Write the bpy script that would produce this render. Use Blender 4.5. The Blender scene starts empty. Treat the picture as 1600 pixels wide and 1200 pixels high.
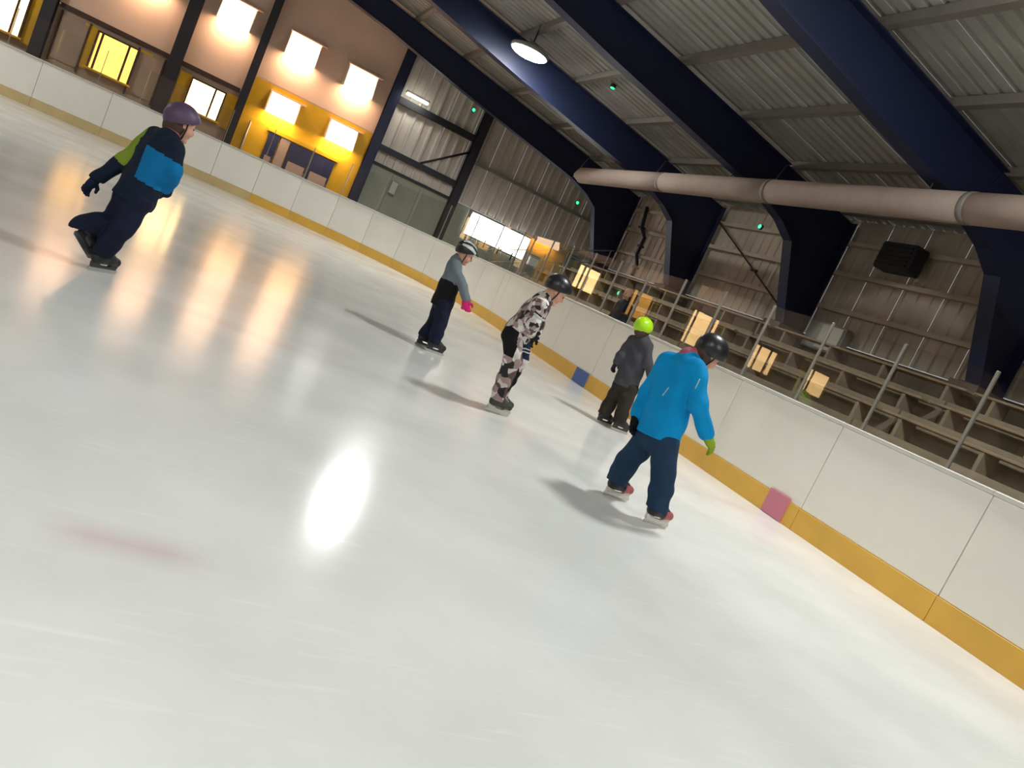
import bpy, bmesh, math, random
import numpy as np
from mathutils import Vector, Matrix
from mathutils.bvhtree import BVHTree

random.seed(7)
SC = bpy.context.scene
COL = SC.collection

# ------------------------------------------------------------------ camera
H = 1.12
ROLL = math.radians(24.356)
PITCH = math.radians(7.507)
YAW = math.radians(24.6)
fwd = Vector((math.sin(YAW)*math.cos(PITCH), math.cos(YAW)*math.cos(PITCH), -math.sin(PITCH)))
rt0 = Vector((math.cos(YAW), -math.sin(YAW), 0))
up0 = rt0.cross(fwd)
cx = rt0*math.cos(ROLL) + up0*math.sin(ROLL)
cy = -rt0*math.sin(ROLL) + up0*math.cos(ROLL)
cam = bpy.data.cameras.new('camera')
cam_ob = bpy.data.objects.new('camera', cam)
COL.objects.link(cam_ob)
m = Matrix.Identity(4)
for i in range(3):
    m[i][0] = cx[i]; m[i][1] = cy[i]; m[i][2] = -fwd[i]
m[0][3], m[1][3], m[2][3] = 0.0, 0.0, H
cam_ob.matrix_world = m
cam.sensor_width = 36.0
cam.lens = 36.0*1200.0/1600.0
cam.clip_start = 0.05
cam.clip_end = 200
SC.camera = cam_ob

# ------------------------------------------------------------------ world and exposure
w = bpy.data.worlds.new('dim_hall_air'); SC.world = w
w.use_nodes = True
w.node_tree.nodes['Background'].inputs[0].default_value = (0.6, 0.62, 0.65, 1)
w.node_tree.nodes['Background'].inputs[1].default_value = 0.3
SC.view_settings.view_transform = 'Standard'
SC.view_settings.look = 'None'
SC.view_settings.gamma = 1.0
SC.view_settings.exposure = 1.40
SC.view_settings.use_curve_mapping = False

HIGHBAY_L = 66.0       # luminance of the high-bay lamp discs
FLOOD_UNDER_L = 8.5     # glowing underside added to the wall floods to brighten the wall
FLOOD_L = 1.6          # warm wall floods
WINDOW_L = 3.4         # lit windows in the far wall

# ------------------------------------------------------------------ helpers
def s2l(c):
    return tuple((x/12.92 if x <= 0.04045 else ((x+0.055)/1.055)**2.4) for x in c)

def rgb(r, g, b):
    return s2l((r/255.0, g/255.0, b/255.0))

def mat(name, col, rough=0.6, metal=0.0, var=0.0, scale=4.0, bump=0.0, bscale=40.0, spec=0.5):
    mt = bpy.data.materials.new(name); mt.use_nodes = True
    nt = mt.node_tree; p = nt.nodes['Principled BSDF']
    p.inputs['Base Color'].default_value = (*col, 1)
    p.inputs['Roughness'].default_value = rough
    p.inputs['Metallic'].default_value = metal
    p.inputs['Specular IOR Level'].default_value = spec
    tc = nt.nodes.new('ShaderNodeTexCoord')
    if var > 0:
        n = nt.nodes.new('ShaderNodeTexNoise'); n.inputs['Scale'].default_value = scale
        n.inputs['Detail'].default_value = 4
        r = nt.nodes.new('ShaderNodeValToRGB')
        r.color_ramp.elements[0].position = 0.3; r.color_ramp.elements[1].position = 0.7
        r.color_ramp.elements[0].color = (*[c*(1-var) for c in col], 1)
        r.color_ramp.elements[1].color = (*[min(1, c*(1+var)) for c in col], 1)
        nt.links.new(tc.outputs['Object'], n.inputs['Vector'])
        nt.links.new(n.outputs['Fac'], r.inputs['Fac'])
        nt.links.new(r.outputs['Color'], p.inputs['Base Color'])
    if bump > 0:
        n2 = nt.nodes.new('ShaderNodeTexNoise'); n2.inputs['Scale'].default_value = bscale
        b = nt.nodes.new('ShaderNodeBump'); b.inputs['Strength'].default_value = bump
        b.inputs['Distance'].default_value = 0.01
        nt.links.new(tc.outputs['Object'], n2.inputs['Vector'])
        nt.links.new(n2.outputs['Fac'], b.inputs['Height'])
        nt.links.new(b.outputs['Normal'], p.inputs['Normal'])
    return mt

def emat(name, col, strength):
    mt = bpy.data.materials.new(name); mt.use_nodes = True
    nt = mt.node_tree
    for n in list(nt.nodes): nt.nodes.remove(n)
    e = nt.nodes.new('ShaderNodeEmission'); o = nt.nodes.new('ShaderNodeOutputMaterial')
    e.inputs[0].default_value = (*col, 1); e.inputs[1].default_value = strength
    nt.links.new(e.outputs[0], o.inputs[0])
    return mt

def link(name, me, mats, parent=None, smooth=False):
    ob = bpy.data.objects.new(name, me)
    COL.objects.link(ob)
    if mats is not None and len(me.materials) == 0:
        for mm in (mats if isinstance(mats, (list, tuple)) else [mats]): me.materials.append(mm)
    if parent is not None: ob.parent = parent
    if smooth:
        me.polygons.foreach_set('use_smooth', [True]*len(me.polygons))
    return ob

def bm_obj(name, bm, mats, parent=None, smooth=False, loc=None):
    bmesh.ops.recalc_face_normals(bm, faces=bm.faces)
    me = bpy.data.meshes.new(name); bm.to_mesh(me); bm.free()
    ob = link(name, me, mats, parent, smooth)
    if loc is not None: ob.location = loc
    return ob

def tag(o, label=None, cat=None, group=None, kind=None):
    if label: o['label'] = label
    if cat: o['category'] = cat
    if group: o['group'] = group
    if kind: o['kind'] = kind
    return o

def thing(name, label, cat, loc=(0, 0, 0), rz=0.0, group=None, kind=None):
    o = bpy.data.objects.new(name, None); COL.objects.link(o)
    o.empty_display_size = 0.2
    o.location = loc; o.rotation_euler = (0, 0, rz)
    return tag(o, label, cat, group, kind)

def add_box(bm, x0, x1, y0, y1, z0, z1, M=None):
    vs = [bm.verts.new((x, y, z)) for z in (z0, z1) for y in (y0, y1) for x in (x0, x1)]
    for f in ((0, 2, 3, 1), (4, 5, 7, 6), (0, 1, 5, 4), (2, 6, 7, 3), (0, 4, 6, 2), (1, 3, 7, 5)):
        bm.faces.new([vs[i] for i in f])
    if M is not None: bmesh.ops.transform(bm, matrix=M, verts=vs)
    return vs

def box(name, x0, x1, y0, y1, z0, z1, mt, parent=None, bevel=0.0, loc=None, M=None):
    bm = bmesh.new(); add_box(bm, x0, x1, y0, y1, z0, z1)
    if bevel > 0:
        bmesh.ops.bevel(bm, geom=list(bm.edges), offset=bevel, segments=1, affect='EDGES')
    if M is not None: bmesh.ops.transform(bm, matrix=M, verts=list(bm.verts))
    return bm_obj(name, bm, mt, parent, loc=loc)

def add_tube(bm, pts, r, seg=8, cap=True):
    pts = [Vector(p) for p in pts]; rings = []
    prev = None
    for i, p in enumerate(pts):
        d = (pts[min(i+1, len(pts)-1)] - pts[max(i-1, 0)]).normalized()
        ref = Vector((0, 0, 1)) if abs(d.z) < 0.9 else Vector((1, 0, 0))
        if prev is None: u = d.cross(ref).normalized()
        else: u = (prev - d*prev.dot(d)).normalized()
        prev = u
        v = d.cross(u)
        rr = r[i] if isinstance(r, (list, tuple)) else r
        rings.append([bm.verts.new(p + (u*math.cos(2*math.pi*k/seg) + v*math.sin(2*math.pi*k/seg))*rr) for k in range(seg)])
    for a, b in zip(rings, rings[1:]):
        for k in range(seg):
            bm.faces.new((a[k], a[(k+1) % seg], b[(k+1) % seg], b[k]))
    if cap:
        bm.faces.new(rings[0][::-1]); bm.faces.new(rings[-1])

def tube(name, pts, r, mt, parent=None, seg=8):
    bm = bmesh.new(); add_tube(bm, pts, r, seg)
    return bm_obj(name, bm, mt, parent, smooth=True)

def add_lathe(bm, prof, seg=32, M=None):
    rings = []; vs = []
    for r, z in prof:
        ring = [bm.verts.new((r*math.cos(2*math.pi*k/seg), r*math.sin(2*math.pi*k/seg), z)) for k in range(seg)]
        rings.append(ring); vs += ring
    for a, b in zip(rings, rings[1:]):
        for k in range(seg): bm.faces.new((a[k], a[(k+1) % seg], b[(k+1) % seg], b[k]))
    bm.faces.new(rings[0][::-1]); bm.faces.new(rings[-1])
    if M is not None: bmesh.ops.transform(bm, matrix=M, verts=vs)

def add_prism(bm, poly, a0, a1, axis='Y'):
    """poly: list of (x,z); extruded along Y from a0 to a1"""
    A = [bm.verts.new((p[0], a0, p[1])) for p in poly]
    B = [bm.verts.new((p[0], a1, p[1])) for p in poly]
    n = len(poly)
    bm.faces.new(A); bm.faces.new(B[::-1])
    for i in range(n): bm.faces.new((A[i], B[i], B[(i+1) % n], A[(i+1) % n]))

def add_strip(bm, p, q, wy, t, y):
    """flange plate between (x,z) points p and q, width wy along Y, thickness t"""
    p = Vector((p[0], p[1])); q = Vector((q[0], q[1])); d = (q-p).normalized(); n = Vector((-d.y, d.x))*t*0.5
    add_prism(bm, [tuple(p+n), tuple(q+n), tuple(q-n), tuple(p-n)], y-wy/2, y+wy/2)

def dup_mesh(name, src, parent=None, loc=None, rot=None):
    o = bpy.data.objects.new(name, src.data); COL.objects.link(o)
    o.parent = parent
    if loc is not None: o.location = loc
    if rot is not None: o.rotation_euler = rot
    return o

# ------------------------------------------------------------------ materials
def ice_material():
    mt = bpy.data.materials.new('ice'); mt.use_nodes = True
    nt = mt.node_tree; p = nt.nodes['Principled BSDF']; N = nt.nodes.new; L = nt.links.new
    tc = N('ShaderNodeTexCoord')
    n1 = N('ShaderNodeTexNoise'); n1.inputs['Scale'].default_value = 1.1; n1.inputs['Detail'].default_value = 6
    L(tc.outputs['Object'], n1.inputs['Vector'])
    r1 = N('ShaderNodeValToRGB')
    r1.color_ramp.elements[0].position = 0.35; r1.color_ramp.elements[0].color = (0.70, 0.715, 0.70, 1)
    r1.color_ramp.elements[1].position = 0.68; r1.color_ramp.elements[1].color = (0.82, 0.825, 0.815, 1)
    L(n1.outputs['Fac'], r1.inputs['Fac'])
    # skate scratches: stretched noise on a swirled direction
    mp = N('ShaderNodeMapping'); mp.inputs['Rotation'].default_value = (0, 0, 0.5); mp.inputs['Scale'].default_value = (1.3, 16, 1)
    L(tc.outputs['Object'], mp.inputs['Vector'])
    n2 = N('ShaderNodeTexNoise'); n2.inputs['Scale'].default_value = 2.2; n2.inputs['Detail'].default_value = 3
    n2.inputs['Distortion'].default_value = 0.8
    L(mp.outputs['Vector'], n2.inputs['Vector'])
    r2 = N('ShaderNodeValToRGB')
    r2.color_ramp.elements[0].position = 0.60; r2.color_ramp.elements[0].color = (0, 0, 0, 1)
    r2.color_ramp.elements[1].position = 0.78; r2.color_ramp.elements[1].color = (1, 1, 1, 1)
    L(n2.outputs['Fac'], r2.inputs['Fac'])
    mx = N('ShaderNodeMix'); mx.data_type = 'RGBA'
    mul = N('ShaderNodeMath'); mul.operation = 'MULTIPLY'; mul.inputs[1].default_value = 0.45
    L(r2.outputs['Color'], mul.inputs[0]); L(mul.outputs[0], mx.inputs['Factor'])
    L(r1.outputs['Color'], mx.inputs[6]); mx.inputs[7].default_value = (0.88, 0.885, 0.88, 1)
    # faded markings under the ice
    sx = N('ShaderNodeSeparateXYZ'); L(tc.outputs['Object'], sx.inputs[0])
    def band(axis, c, half, soft):
        a = N('ShaderNodeMath'); a.operation = 'SUBTRACT'; a.inputs[1].default_value = c; L(sx.outputs[axis], a.inputs[0])
        b = N('ShaderNodeMath'); b.operation = 'ABSOLUTE'; L(a.outputs[0], b.inputs[0])
        mr = N('ShaderNodeMapRange'); mr.inputs[1].default_value = half-soft; mr.inputs[2].default_value = half+soft
        mr.inputs[3].default_value = 1; mr.inputs[4].default_value = 0; L(b.outputs[0], mr.inputs[0])
        return mr.outputs[0]
    def mulf(a, b):
        q = N('ShaderNodeMath'); q.operation = 'MULTIPLY'; L(a, q.inputs[0])
        if isinstance(b, float): q.inputs[1].default_value = b
        else: L(b, q.inputs[1])
        return q.outputs[0]
    spot = mulf(mulf(band(0, 0.12, 0.18, 0.07), band(1, 2.155, 0.055, 0.06)), 0.42)
    line = mulf(mulf(band(1, 5.50, 0.10, 0.06), n1.outputs['Fac']), 0.22)
    colr = mx.outputs[2]
    for fac in (spot, line):
        k = N('ShaderNodeMix'); k.data_type = 'RGBA'
        L(fac, k.inputs['Factor']); L(colr, k.inputs[6]); k.inputs[7].default_value = (0.55, 0.30, 0.33, 1)
        colr = k.outputs[2]
    L(colr, p.inputs['Base Color'])
    rr = N('ShaderNodeMapRange'); rr.inputs[3].default_value = 0.12; rr.inputs[4].default_value = 0.20
    L(n1.outputs['Fac'], rr.inputs[0]); L(rr.outputs[0], p.inputs['Roughness'])
    p.inputs['IOR'].default_value = 1.29
    b = N('ShaderNodeBump'); b.inputs['Strength'].default_value = 0.05; b.inputs['Distance'].default_value = 0.003
    L(n2.outputs['Fac'], b.inputs['Height']); L(b.outputs['Normal'], p.inputs['Normal'])
    return mt

def glass_material():
    mt = bpy.data.materials.new('rink_glass'); mt.use_nodes = True
    nt = mt.node_tree
    for n in list(nt.nodes): nt.nodes.remove(n)
    N = nt.nodes.new; L = nt.links.new
    o = N('ShaderNodeOutputMaterial'); mx = N('ShaderNodeMixShader'); tr = N('ShaderNodeBsdfTransparent'); gl = N('ShaderNodeBsdfGlossy')
    tr.inputs[0].default_value = (0.95, 0.97, 0.955, 1); gl.inputs['Roughness'].default_value = 0.0
    fr = N('ShaderNodeFresnel'); fr.inputs['IOR'].default_value = 1.5
    # a thin pane: the back faces pass light straight through, the front face carries both reflections
    ge = N('ShaderNodeNewGeometry'); inv = N('ShaderNodeMath'); inv.operation = 'SUBTRACT'; inv.inputs[0].default_value = 1.0
    L(ge.outputs['Backfacing'], inv.inputs[1])
    m1 = N('ShaderNodeMath'); m1.operation = 'MULTIPLY'; L(fr.outputs[0], m1.inputs[0]); L(inv.outputs[0], m1.inputs[1])
    m2 = N('ShaderNodeMath'); m2.operation = 'MULTIPLY'; m2.inputs[1].default_value = 1.7; m2.use_clamp = True; L(m1.outputs[0], m2.inputs[0])
    L(m2.outputs[0], mx.inputs[0]); L(tr.outputs[0], mx.inputs[1]); L(gl.outputs[0], mx.inputs[2]); L(mx.outputs[0], o.inputs[0])
    return mt

def camo_material(name, scale):
    mt = bpy.data.materials.new(name); mt.use_nodes = True
    nt = mt.node_tree; p = nt.nodes['Principled BSDF']; N = nt.nodes.new; L = nt.links.new
    tc = N('ShaderNodeTexCoord'); n = N('ShaderNodeTexNoise'); n.inputs['Scale'].default_value = scale*0.6
    v = N('ShaderNodeTexVoronoi'); v.inputs['Scale'].default_value = scale
    mx = N('ShaderNodeVectorMath'); mx.operation = 'MULTIPLY_ADD'
    mx.inputs[1].default_value = (0.06, 0.06, 0.06)
    L(n.outputs['Color'], mx.inputs[0]); L(tc.outputs['Object'], mx.inputs[2]); L(tc.outputs['Object'], n.inputs['Vector'])
    L(mx.outputs[0], v.inputs['Vector'])
    r = N('ShaderNodeValToRGB'); r.color_ramp.interpolation = 'CONSTANT'
    e = r.color_ramp.elements
    e[0].position = 0.0; e[0].color = (*rgb(205, 196, 192), 1)
    e[1].position = 0.28; e[1].color = (*rgb(158, 136, 134), 1)
    a = e.new(0.52); a.color = (*rgb(98, 76, 76), 1)
    a = e.new(0.70); a.color = (*rgb(225, 220, 216), 1)
    a = e.new(0.84); a.color = (*rgb(38, 33, 36), 1)
    s = N('ShaderNodeSeparateColor'); L(v.outputs['Color'], s.inputs[0]); L(s.outputs[0], r.inputs['Fac'])
    L(r.outputs['Color'], p.inputs['Base Color']); p.inputs['Roughness'].default_value = 0.85
    return mt

MT = dict(
    ice=ice_material(), glass=glass_material(),
    concrete=mat('grey_concrete', rgb(150, 146, 140), 0.85, 0, 0.12, 2.0, 0.2),
    board=mat('white_board_plastic', rgb(242, 237, 226), 0.42, 0, 0.03, 1.5),
    kick=mat('yellow_kick_plastic', rgb(226, 176, 74), 0.5, 0, 0.06, 3.0),
    kick_far=mat('worn_kick_plastic', rgb(205, 180, 130), 0.55, 0, 0.08, 3.0),
    rail=mat('white_cap_rail', rgb(205, 202, 196), 0.45),
    markred=mat('red_mark', rgb(212, 128, 146), 0.5, 0, 0.05),
    markblue=mat('blue_mark', rgb(62, 98, 160), 0.5, 0, 0.05),
    post=mat('aluminium_post', rgb(150, 146, 138), 0.4, 0.5),
    navy=mat('navy_steel', rgb(26, 35, 68), 0.55, 0, 0.05, 2.0),
    darksteel=mat('dark_steel', rgb(44, 42, 50), 0.55, 0, 0.08),
    roof=mat('roof_sheet', rgb(163, 160, 153), 0.7, 0, 0.10, 1.2),
    purlin=mat('galvanised_purlin', rgb(132, 124, 118), 0.55, 0.1, 0.08),
    clad=mat('grey_cladding', rgb(226, 216, 204), 0.65, 0, 0.08, 1.5),
    wallr=mat('brown_grey_cladding', rgb(190, 176, 161), 0.75, 0, 0.22, 0.9),
    block=mat('brown_block', rgb(108, 94, 80), 0.85, 0, 0.25, 1.2, 0.2),
    duct=mat('fabric_duct', rgb(166, 148, 138), 0.8, 0, 0.05),
    plaster=mat('pale_rose_plaster', rgb(232, 200, 178), 0.8, 0, 0.06, 0.8),
    brownw=mat('brown_panel', rgb(176, 152, 134), 0.75, 0, 0.12, 1.0),
    yellow=mat('yellow_paint', rgb(228, 178, 20), 0.55, 0, 0.05),
    doornavy=mat('navy_door_paint', rgb(40, 44, 84), 0.5, 0, 0.05),
    doorglass=mat('rosy_door_glass', rgb(186, 160, 150), 0.25),
    greenwall=mat('green_grey_panel', rgb(165, 168, 154), 0.6, 0, 0.08, 1.2),
    wood=mat('brown_bench_wood', rgb(160, 138, 114), 0.65, 0, 0.2, 5.0),
    tier=mat('stand_concrete', rgb(150, 136, 116), 0.85, 0, 0.2, 2.0),
    white=mat('white_enamel', rgb(225, 222, 215), 0.4),
    grey=mat('light_grey_enamel', rgb(150, 150, 148), 0.5),
    black=mat('black_plastic', rgb(24, 24, 26), 0.45),
    frame=mat('window_frame_brown', rgb(70, 48, 38), 0.5),
    flood=emat('warm_flood_diffuser', (1.0, 0.66, 0.42), FLOOD_L),
    flood_under=emat('warm_flood_underglow', (1.0, 0.66, 0.40), FLOOD_UNDER_L),
    winwarm=emat('warm_lit_pane', (1.0, 0.62, 0.26), WINDOW_L),
    winyellow=emat('yellow_lit_pane', (1.0, 0.46, 0.08), 1.3),
    day=emat('daylight_pane', (1.0, 0.97, 0.92), 5.0),
    lamp=emat('highbay_diffuser', (0.98, 1.0, 0.96), HIGHBAY_L),
    led=emat('cool_led_diffuser', (1.0, 1.0, 0.90), 7.0),
    green=emat('green_laser', (0.03, 0.85, 0.25), 1.2),
)

# ------------------------------------------------------------------ hall shell
XR, XL, YF, YN, RIDGE = 12.6, -16.6, 26.0, -9.0, -2.0
def z_up(x):                         # rafter top edge
    return 5.25 + 0.15*(12.3 - x) if x >= RIDGE else 5.25 + 0.15*(12.3 - (2*RIDGE - x))
def z_roof(x): return z_up(x) + 0.16

# ice and the concrete floor around it
ice_pts = []
path = [(5.7, -8.0)]
def arc(cxx, cyy, r, a0, a1, n):
    return [(cxx + r*math.cos(math.radians(a0+(a1-a0)*i/n)), cyy + r*math.sin(math.radians(a0+(a1-a0)*i/n))) for i in range(n+1)]
outline = [(5.7, -8.5)] + arc(-1.3, 15, 7.0, 0, 90, 18) + arc(-9.0, 15, 7.0, 90, 180, 18) + [(-16.0, -8.5)]
bm = bmesh.new()
bm.faces.new([bm.verts.new((x, y, 0)) for x, y in outline])
ice = bm_obj('floor', bm, MT['ice']); tag(ice, 'white skating ice with faded pink marks', None, None, 'structure')
bm = bmesh.new(); add_box(bm, XL-0.3, XR+0.3, YN-0.3, YF+0.3, -0.3, -0.02)
tag(bm_obj('floor_surround', bm, MT['concrete']), 'grey concrete floor around the ice', None, None, 'structure')

# ceiling: two slopes of roof sheets with purlins
ceil = thing('ceiling', 'sloping grey sheet roof between navy rafters', None, (0, 0, 0), 0, None, 'structure')
def roof_sheet(y0, y1, side):
    bm = bmesh.new()
    x0 = RIDGE; x1 = XR+0.2 if side > 0 else 2*RIDGE-XR-0.2
    n = 4; wv = (y1-y0)/n
    prof = []
    for i in range(n):
        a = y0 + i*wv
        prof += [(a, 0), (a+0.62*wv, 0), (a+0.70*wv, 0.05), (a+0.92*wv, 0.05)]
    prof.append((y1, 0))
    A = [bm.verts.new((x0, y, z_roof(x0)+d)) for y, d in prof]
    B = [bm.verts.new((x1, y, z_roof(x1 if side > 0 else x1)+d)) for y, d in prof]
    for i in range(len(prof)-1): bm.faces.new((A[i], A[i+1], B[i+1], B[i]))
    return bm
srcs = {}
ny = 35
dy = (YF+0.2 - (YN-0.2))/ny
for side in (1, -1):
    for i in range(ny):
        y0 = YN-0.2 + i*dy
        if side not in srcs:
            srcs[side] = bm_obj('roof_sheet', roof_sheet(0, dy-0.004, side), MT['roof'], ceil); srcs[side].location = (0, y0, 0)
        else:
            dup_mesh('roof_sheet', srcs[side], ceil, (0, y0, 0))
for i in range(9):
    for side in (1, -1):
        x = RIDGE + side*(0.25 + i*1.72)
        bm = bmesh.new()
        z1 = z_roof(x)-0.003; z0 = z_up(x)+0.012
        add_box(bm, x-0.035, x+0.035, YN, YF, z0, z1-0.01)
        add_box(bm, x-0.035, x+0.10, YN, YF, z0-0.008, z0)
        bm_obj('purlin', bm, MT['purlin'], ceil)

# walls
def clad_wall(name, label, length, n, z0, z1fn, mt, place, rib=0.05):
    """vertical ribbed sheets side by side; place(u, d, z) maps to the world"""
    root = thing(name, label, None, (0, 0, 0), 0, None, 'structure')
    wv = length/n
    for i in range(n):
        bm = bmesh.new()
        u0 = i*wv; k = 3; q = (wv-0.008)/k
        prof = []
        for j in range(k):
            a = u0 + j*q
            prof += [(a, 0), (a+0.6*q, 0), (a+0.7*q, rib), (a+0.9*q, rib)]
        prof.append((u0+wv-0.008, 0))
        A = [bm.verts.new(place(u, d, z0)) for u, d in prof]
        B = [bm.verts.new(place(u, d, z1fn(u))) for u, d in prof]
        for a in range(len(prof)-1): bm.faces.new((A[a], A[a+1], B[a+1], B[a]))
        bm_obj('cladding_sheet', bm, mt, root)
    return root
wall_right = clad_wall('wall_right', 'brown grey ribbed cladding wall behind the stands', YF-YN, 35, 2.62,
                       lambda u: z_roof(XR), MT['wallr'], lambda u, d, z: (XR-d*0.6, YN+u, z))
bm = bmesh.new(); add_box(bm, XR-0.06, XR+0.2, YN, YF, -0.02, 2.6)
bm_obj('plinth_wall', bm, MT['block'], wall_right)
for i in range(3):
    zz = (3.3, 4.1, 4.8)[i]
    box('girt', XR-0.16, XR-0.04, YN, YF, zz-0.05, zz+0.05, MT['wallr'], wall_right)
bm = bmesh.new(); add_box(bm, XL-0.2, XL, YN, YF, -0.02, z_roof(XL)+0.1)
tag(bm_obj('wall_left', bm, MT['brownw']), 'brown panelled wall on the far left side', None, None, 'structure')
bm = bmesh.new(); add_prism(bm, [(XL, -0.02), (XR, -0.02), (XR, z_roof(XR)), (RIDGE, z_roof(RIDGE)), (XL, z_roof(XL))], YN-0.2, YN)
tag(bm_obj('wall_near', bm, MT['brownw']), 'gable wall behind the viewer', None, None, 'structure')

# far gable wall: ribbed cladding to the right of x = 3.9, plaster panels to the left
far = clad_wall('wall_far', 'far gable wall with rose plaster left and grey cladding right', XR-3.9, 9, 2.56,
                lambda u: z_roof(3.9+u), MT['clad'], lambda u, d, z: (3.9+u, YF-d, z))
box('lower_panel', 3.9, XR, YF-0.02, YF+0.12, -0.02, 2.55, MT['greenwall'], far)
xs = [XL, -12.6, -9.0, -5.4, -2.15, -0.15, 3.9]
for a, b in zip(xs, xs[1:]):
    mtu = MT['plaster']
    bm = bmesh.new()
    ztop = lambda x: z_roof(x)
    zs = 3.35 if a > -0.5 else 2.75
    poly = [(a+0.01, zs), (b-0.01, zs), (b-0.01, ztop(b))] + ([(RIDGE, ztop(RIDGE))] if a < RIDGE < b else []) + [(a+0.01, ztop(a))]
    add_prism(bm, poly, YF-0.06, YF+0.1)
    bm_obj('plaster_panel', bm, mtu, far)
    bm = bmesh.new(); add_box(bm, a+0.01, b-0.01, YF-0.05, YF+0.1, -0.02, zs-0.02)
    bm_obj('lower_panel', bm, MT['yellow'] if a > -0.5 else MT['brownw'], far)
# dark wind posts and rails of the far wall
for x, mtx, wd in ((-9.0, 'darksteel', 0.26), (-5.4, 'darksteel', 0.30), (-2.15, 'darksteel', 0.34), (-0.15, 'darksteel', 0.24), (3.92, 'navy', 0.30), (7.0, 'darksteel', 0.28)):
    bm = bmesh.new()
    yb = YF-0.06
    add_box(bm, x-wd/2, x+wd/2, yb-0.30, yb-0.28, -0.02, z_up(x)-0.3)
    add_box(bm, x-wd/2, x+wd/2, yb-0.02, yb, -0.02, z_up(x)-0.3)
    add_box(bm, x-0.012, x+0.012, yb-0.28, yb-0.02, -0.02, z_up(x)-0.3)
    bm_obj('wind_post', bm, MT[mtx], far)
for x0, x1, z, t in ((4.1, 6.85, 3.05, 0.20), (4.1, 6.85, 4.65, 0.22)):
    box('cross_rail', x0, x1, YF-0.22, YF-0.06, z-t/2, z+t/2, MT['darksteel'], far)
box('cross_rail', -5.2, -0.3, YF-0.12, YF-0.062, 2.66, 2.78, MT['frame'], far)
tube('cross_brace', [(5.5, YF-0.2, 3.15), (6.9, YF-0.2, 4.2)], 0.04, MT['darksteel'], far, 6)
for z in (3.98, 2.60):
    box('girt', 7.2 if z > 3 else 10.2, XR-0.1, YF-0.17, YF-0.055, z-0.05, z+0.05, MT['grey'], far)
box('cross_rail', 4.1, 6.85, YF-0.10, YF-0.03, 2.5, 2.58, MT['darksteel'], far)
# panel joints below the cladding
for x in (4.9, 5.9, 8.0, 8.95, 9.9, 11.0):
    box('panel_post', x-0.04, x+0.04, YF-0.09, YF-0.022, -0.02, 1.62 if 7.2 < x < 10.3 else 2.45, MT['greenwall'], far)

# ------------------------------------------------------------------ portal frames
def portal(y, label):
    root = thing('portal_frame', label, 'frame', (0, y, 0), 0, 'navy portal frames')
    for side in (1, -1):
        fx = lambda x: x if side > 0 else 2*RIDGE - x
        # column: outer edge vertical, inner edge tapering to the base
        col = [(12.42, 2.58), (12.42, z_up(12.42)), (10.15, z_up(10.15)), (9.9, 4.72), (10.55, 4.50), (11.02, 4.22), (11.82, 2.58)]
        bm = bmesh.new()
        poly = [(fx(a), b) for a, b in col]
        if side < 0: poly = poly[::-1]
        add_prism(bm, poly, -0.012, 0.012)
        for p, q in zip(col[3:], col[4:]):
            add_strip(bm, (fx(p[0]), p[1]), (fx(q[0]), q[1]), 0.30, 0.025, 0)
        add_strip(bm, (fx(12.42), 2.58), (fx(12.42), z_up(12.42)), 0.30, 0.025, 0)
        add_box(bm, min(fx(11.7), fx(12.5)), max(fx(11.7), fx(12.5)), -0.2, 0.2, 2.555, 2.585)
        bm_obj('column', bm, MT['navy'], root)
        # concrete pier under the column
        bm = bmesh.new(); add_box(bm, min(fx(11.6), fx(12.53)), max(fx(11.6), fx(12.53)), -0.28, 0.28, -0.02, 2.555)
        bm_obj('pier', bm, MT['block'], root)
        raf = [(10.13, z_up(10.13)), (RIDGE, z_up(RIDGE)), (RIDGE, 6.72), (2.8, 6.0), (5.5, 5.48), (9.15, 4.86), (9.88, 4.73)]
        bm = bmesh.new()
        poly = [(fx(a), b) for a, b in raf]
        if side < 0: poly = poly[::-1]
        add_prism(bm, poly, -0.012, 0.012)
        low = raf[2:]
        for p, q in zip(low, low[1:]):
            add_strip(bm, (fx(p[0]), p[1]), (fx(q[0]), q[1]), 0.30, 0.025, 0)
        add_strip(bm, (fx(raf[0][0]), raf[0][1]-0.012), (fx(raf[1][0]), raf[1][1]-0.012), 0.30, 0.022, 0)
        bm_obj('rafter', bm, MT['navy'], root)
    return root
PF = {4.0: 'navy portal frame nearest the viewer, over the near boards', 9.0: 'largest navy portal frame in view, column at the right edge of the photo',
      14.0: 'navy portal frame second from the right, column above the grey wall box',
      19.0: 'navy portal frame third from the right, just left of the diagonal brace rod',
      24.0: 'navy portal frame farthest away, against the far gable wall', -1.0: 'navy portal frame behind the viewer'}
for y, lb in PF.items(): portal(y, lb)

# brace rods between frames
rod = thing('brace_rod', 'thin dark diagonal brace rod on the right wall between two columns', 'rod', (0, 0, 0))
tube('rod', [(12.3, 18.85, 4.85), (12.3, 14.3, 2.75)], 0.022, MT['darksteel'], rod, 6)
box('turnbuckle', -0.03, 0.03, -0.12, 0.12, -0.03, 0.03, MT['darksteel'], rod, 0.008, loc=(12.3, 16.3, 3.68))
# conduit on the right wall
cd = thing('conduit', 'dark kinked conduit pipe on the wall between the two farthest columns', 'pipe', (0, 0, 0))
tube('pipe', [(12.36, 23.0, 4.9), (12.36, 22.75, 4.2), (12.36, 22.3, 3.9), (12.36, 22.3, 3.3), (12.36, 22.0, 3.0), (12.36, 22.0, 2.62)], 0.06, MT['darksteel'], cd, 8)
for yy, zz in ((22.75, 4.2), (22.3, 3.6), (22.0, 2.9)):
    box('pipe_clip', 12.28, 12.44, yy-0.10, yy+0.10, zz-0.03, zz+0.03, MT['darksteel'], cd)

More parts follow.
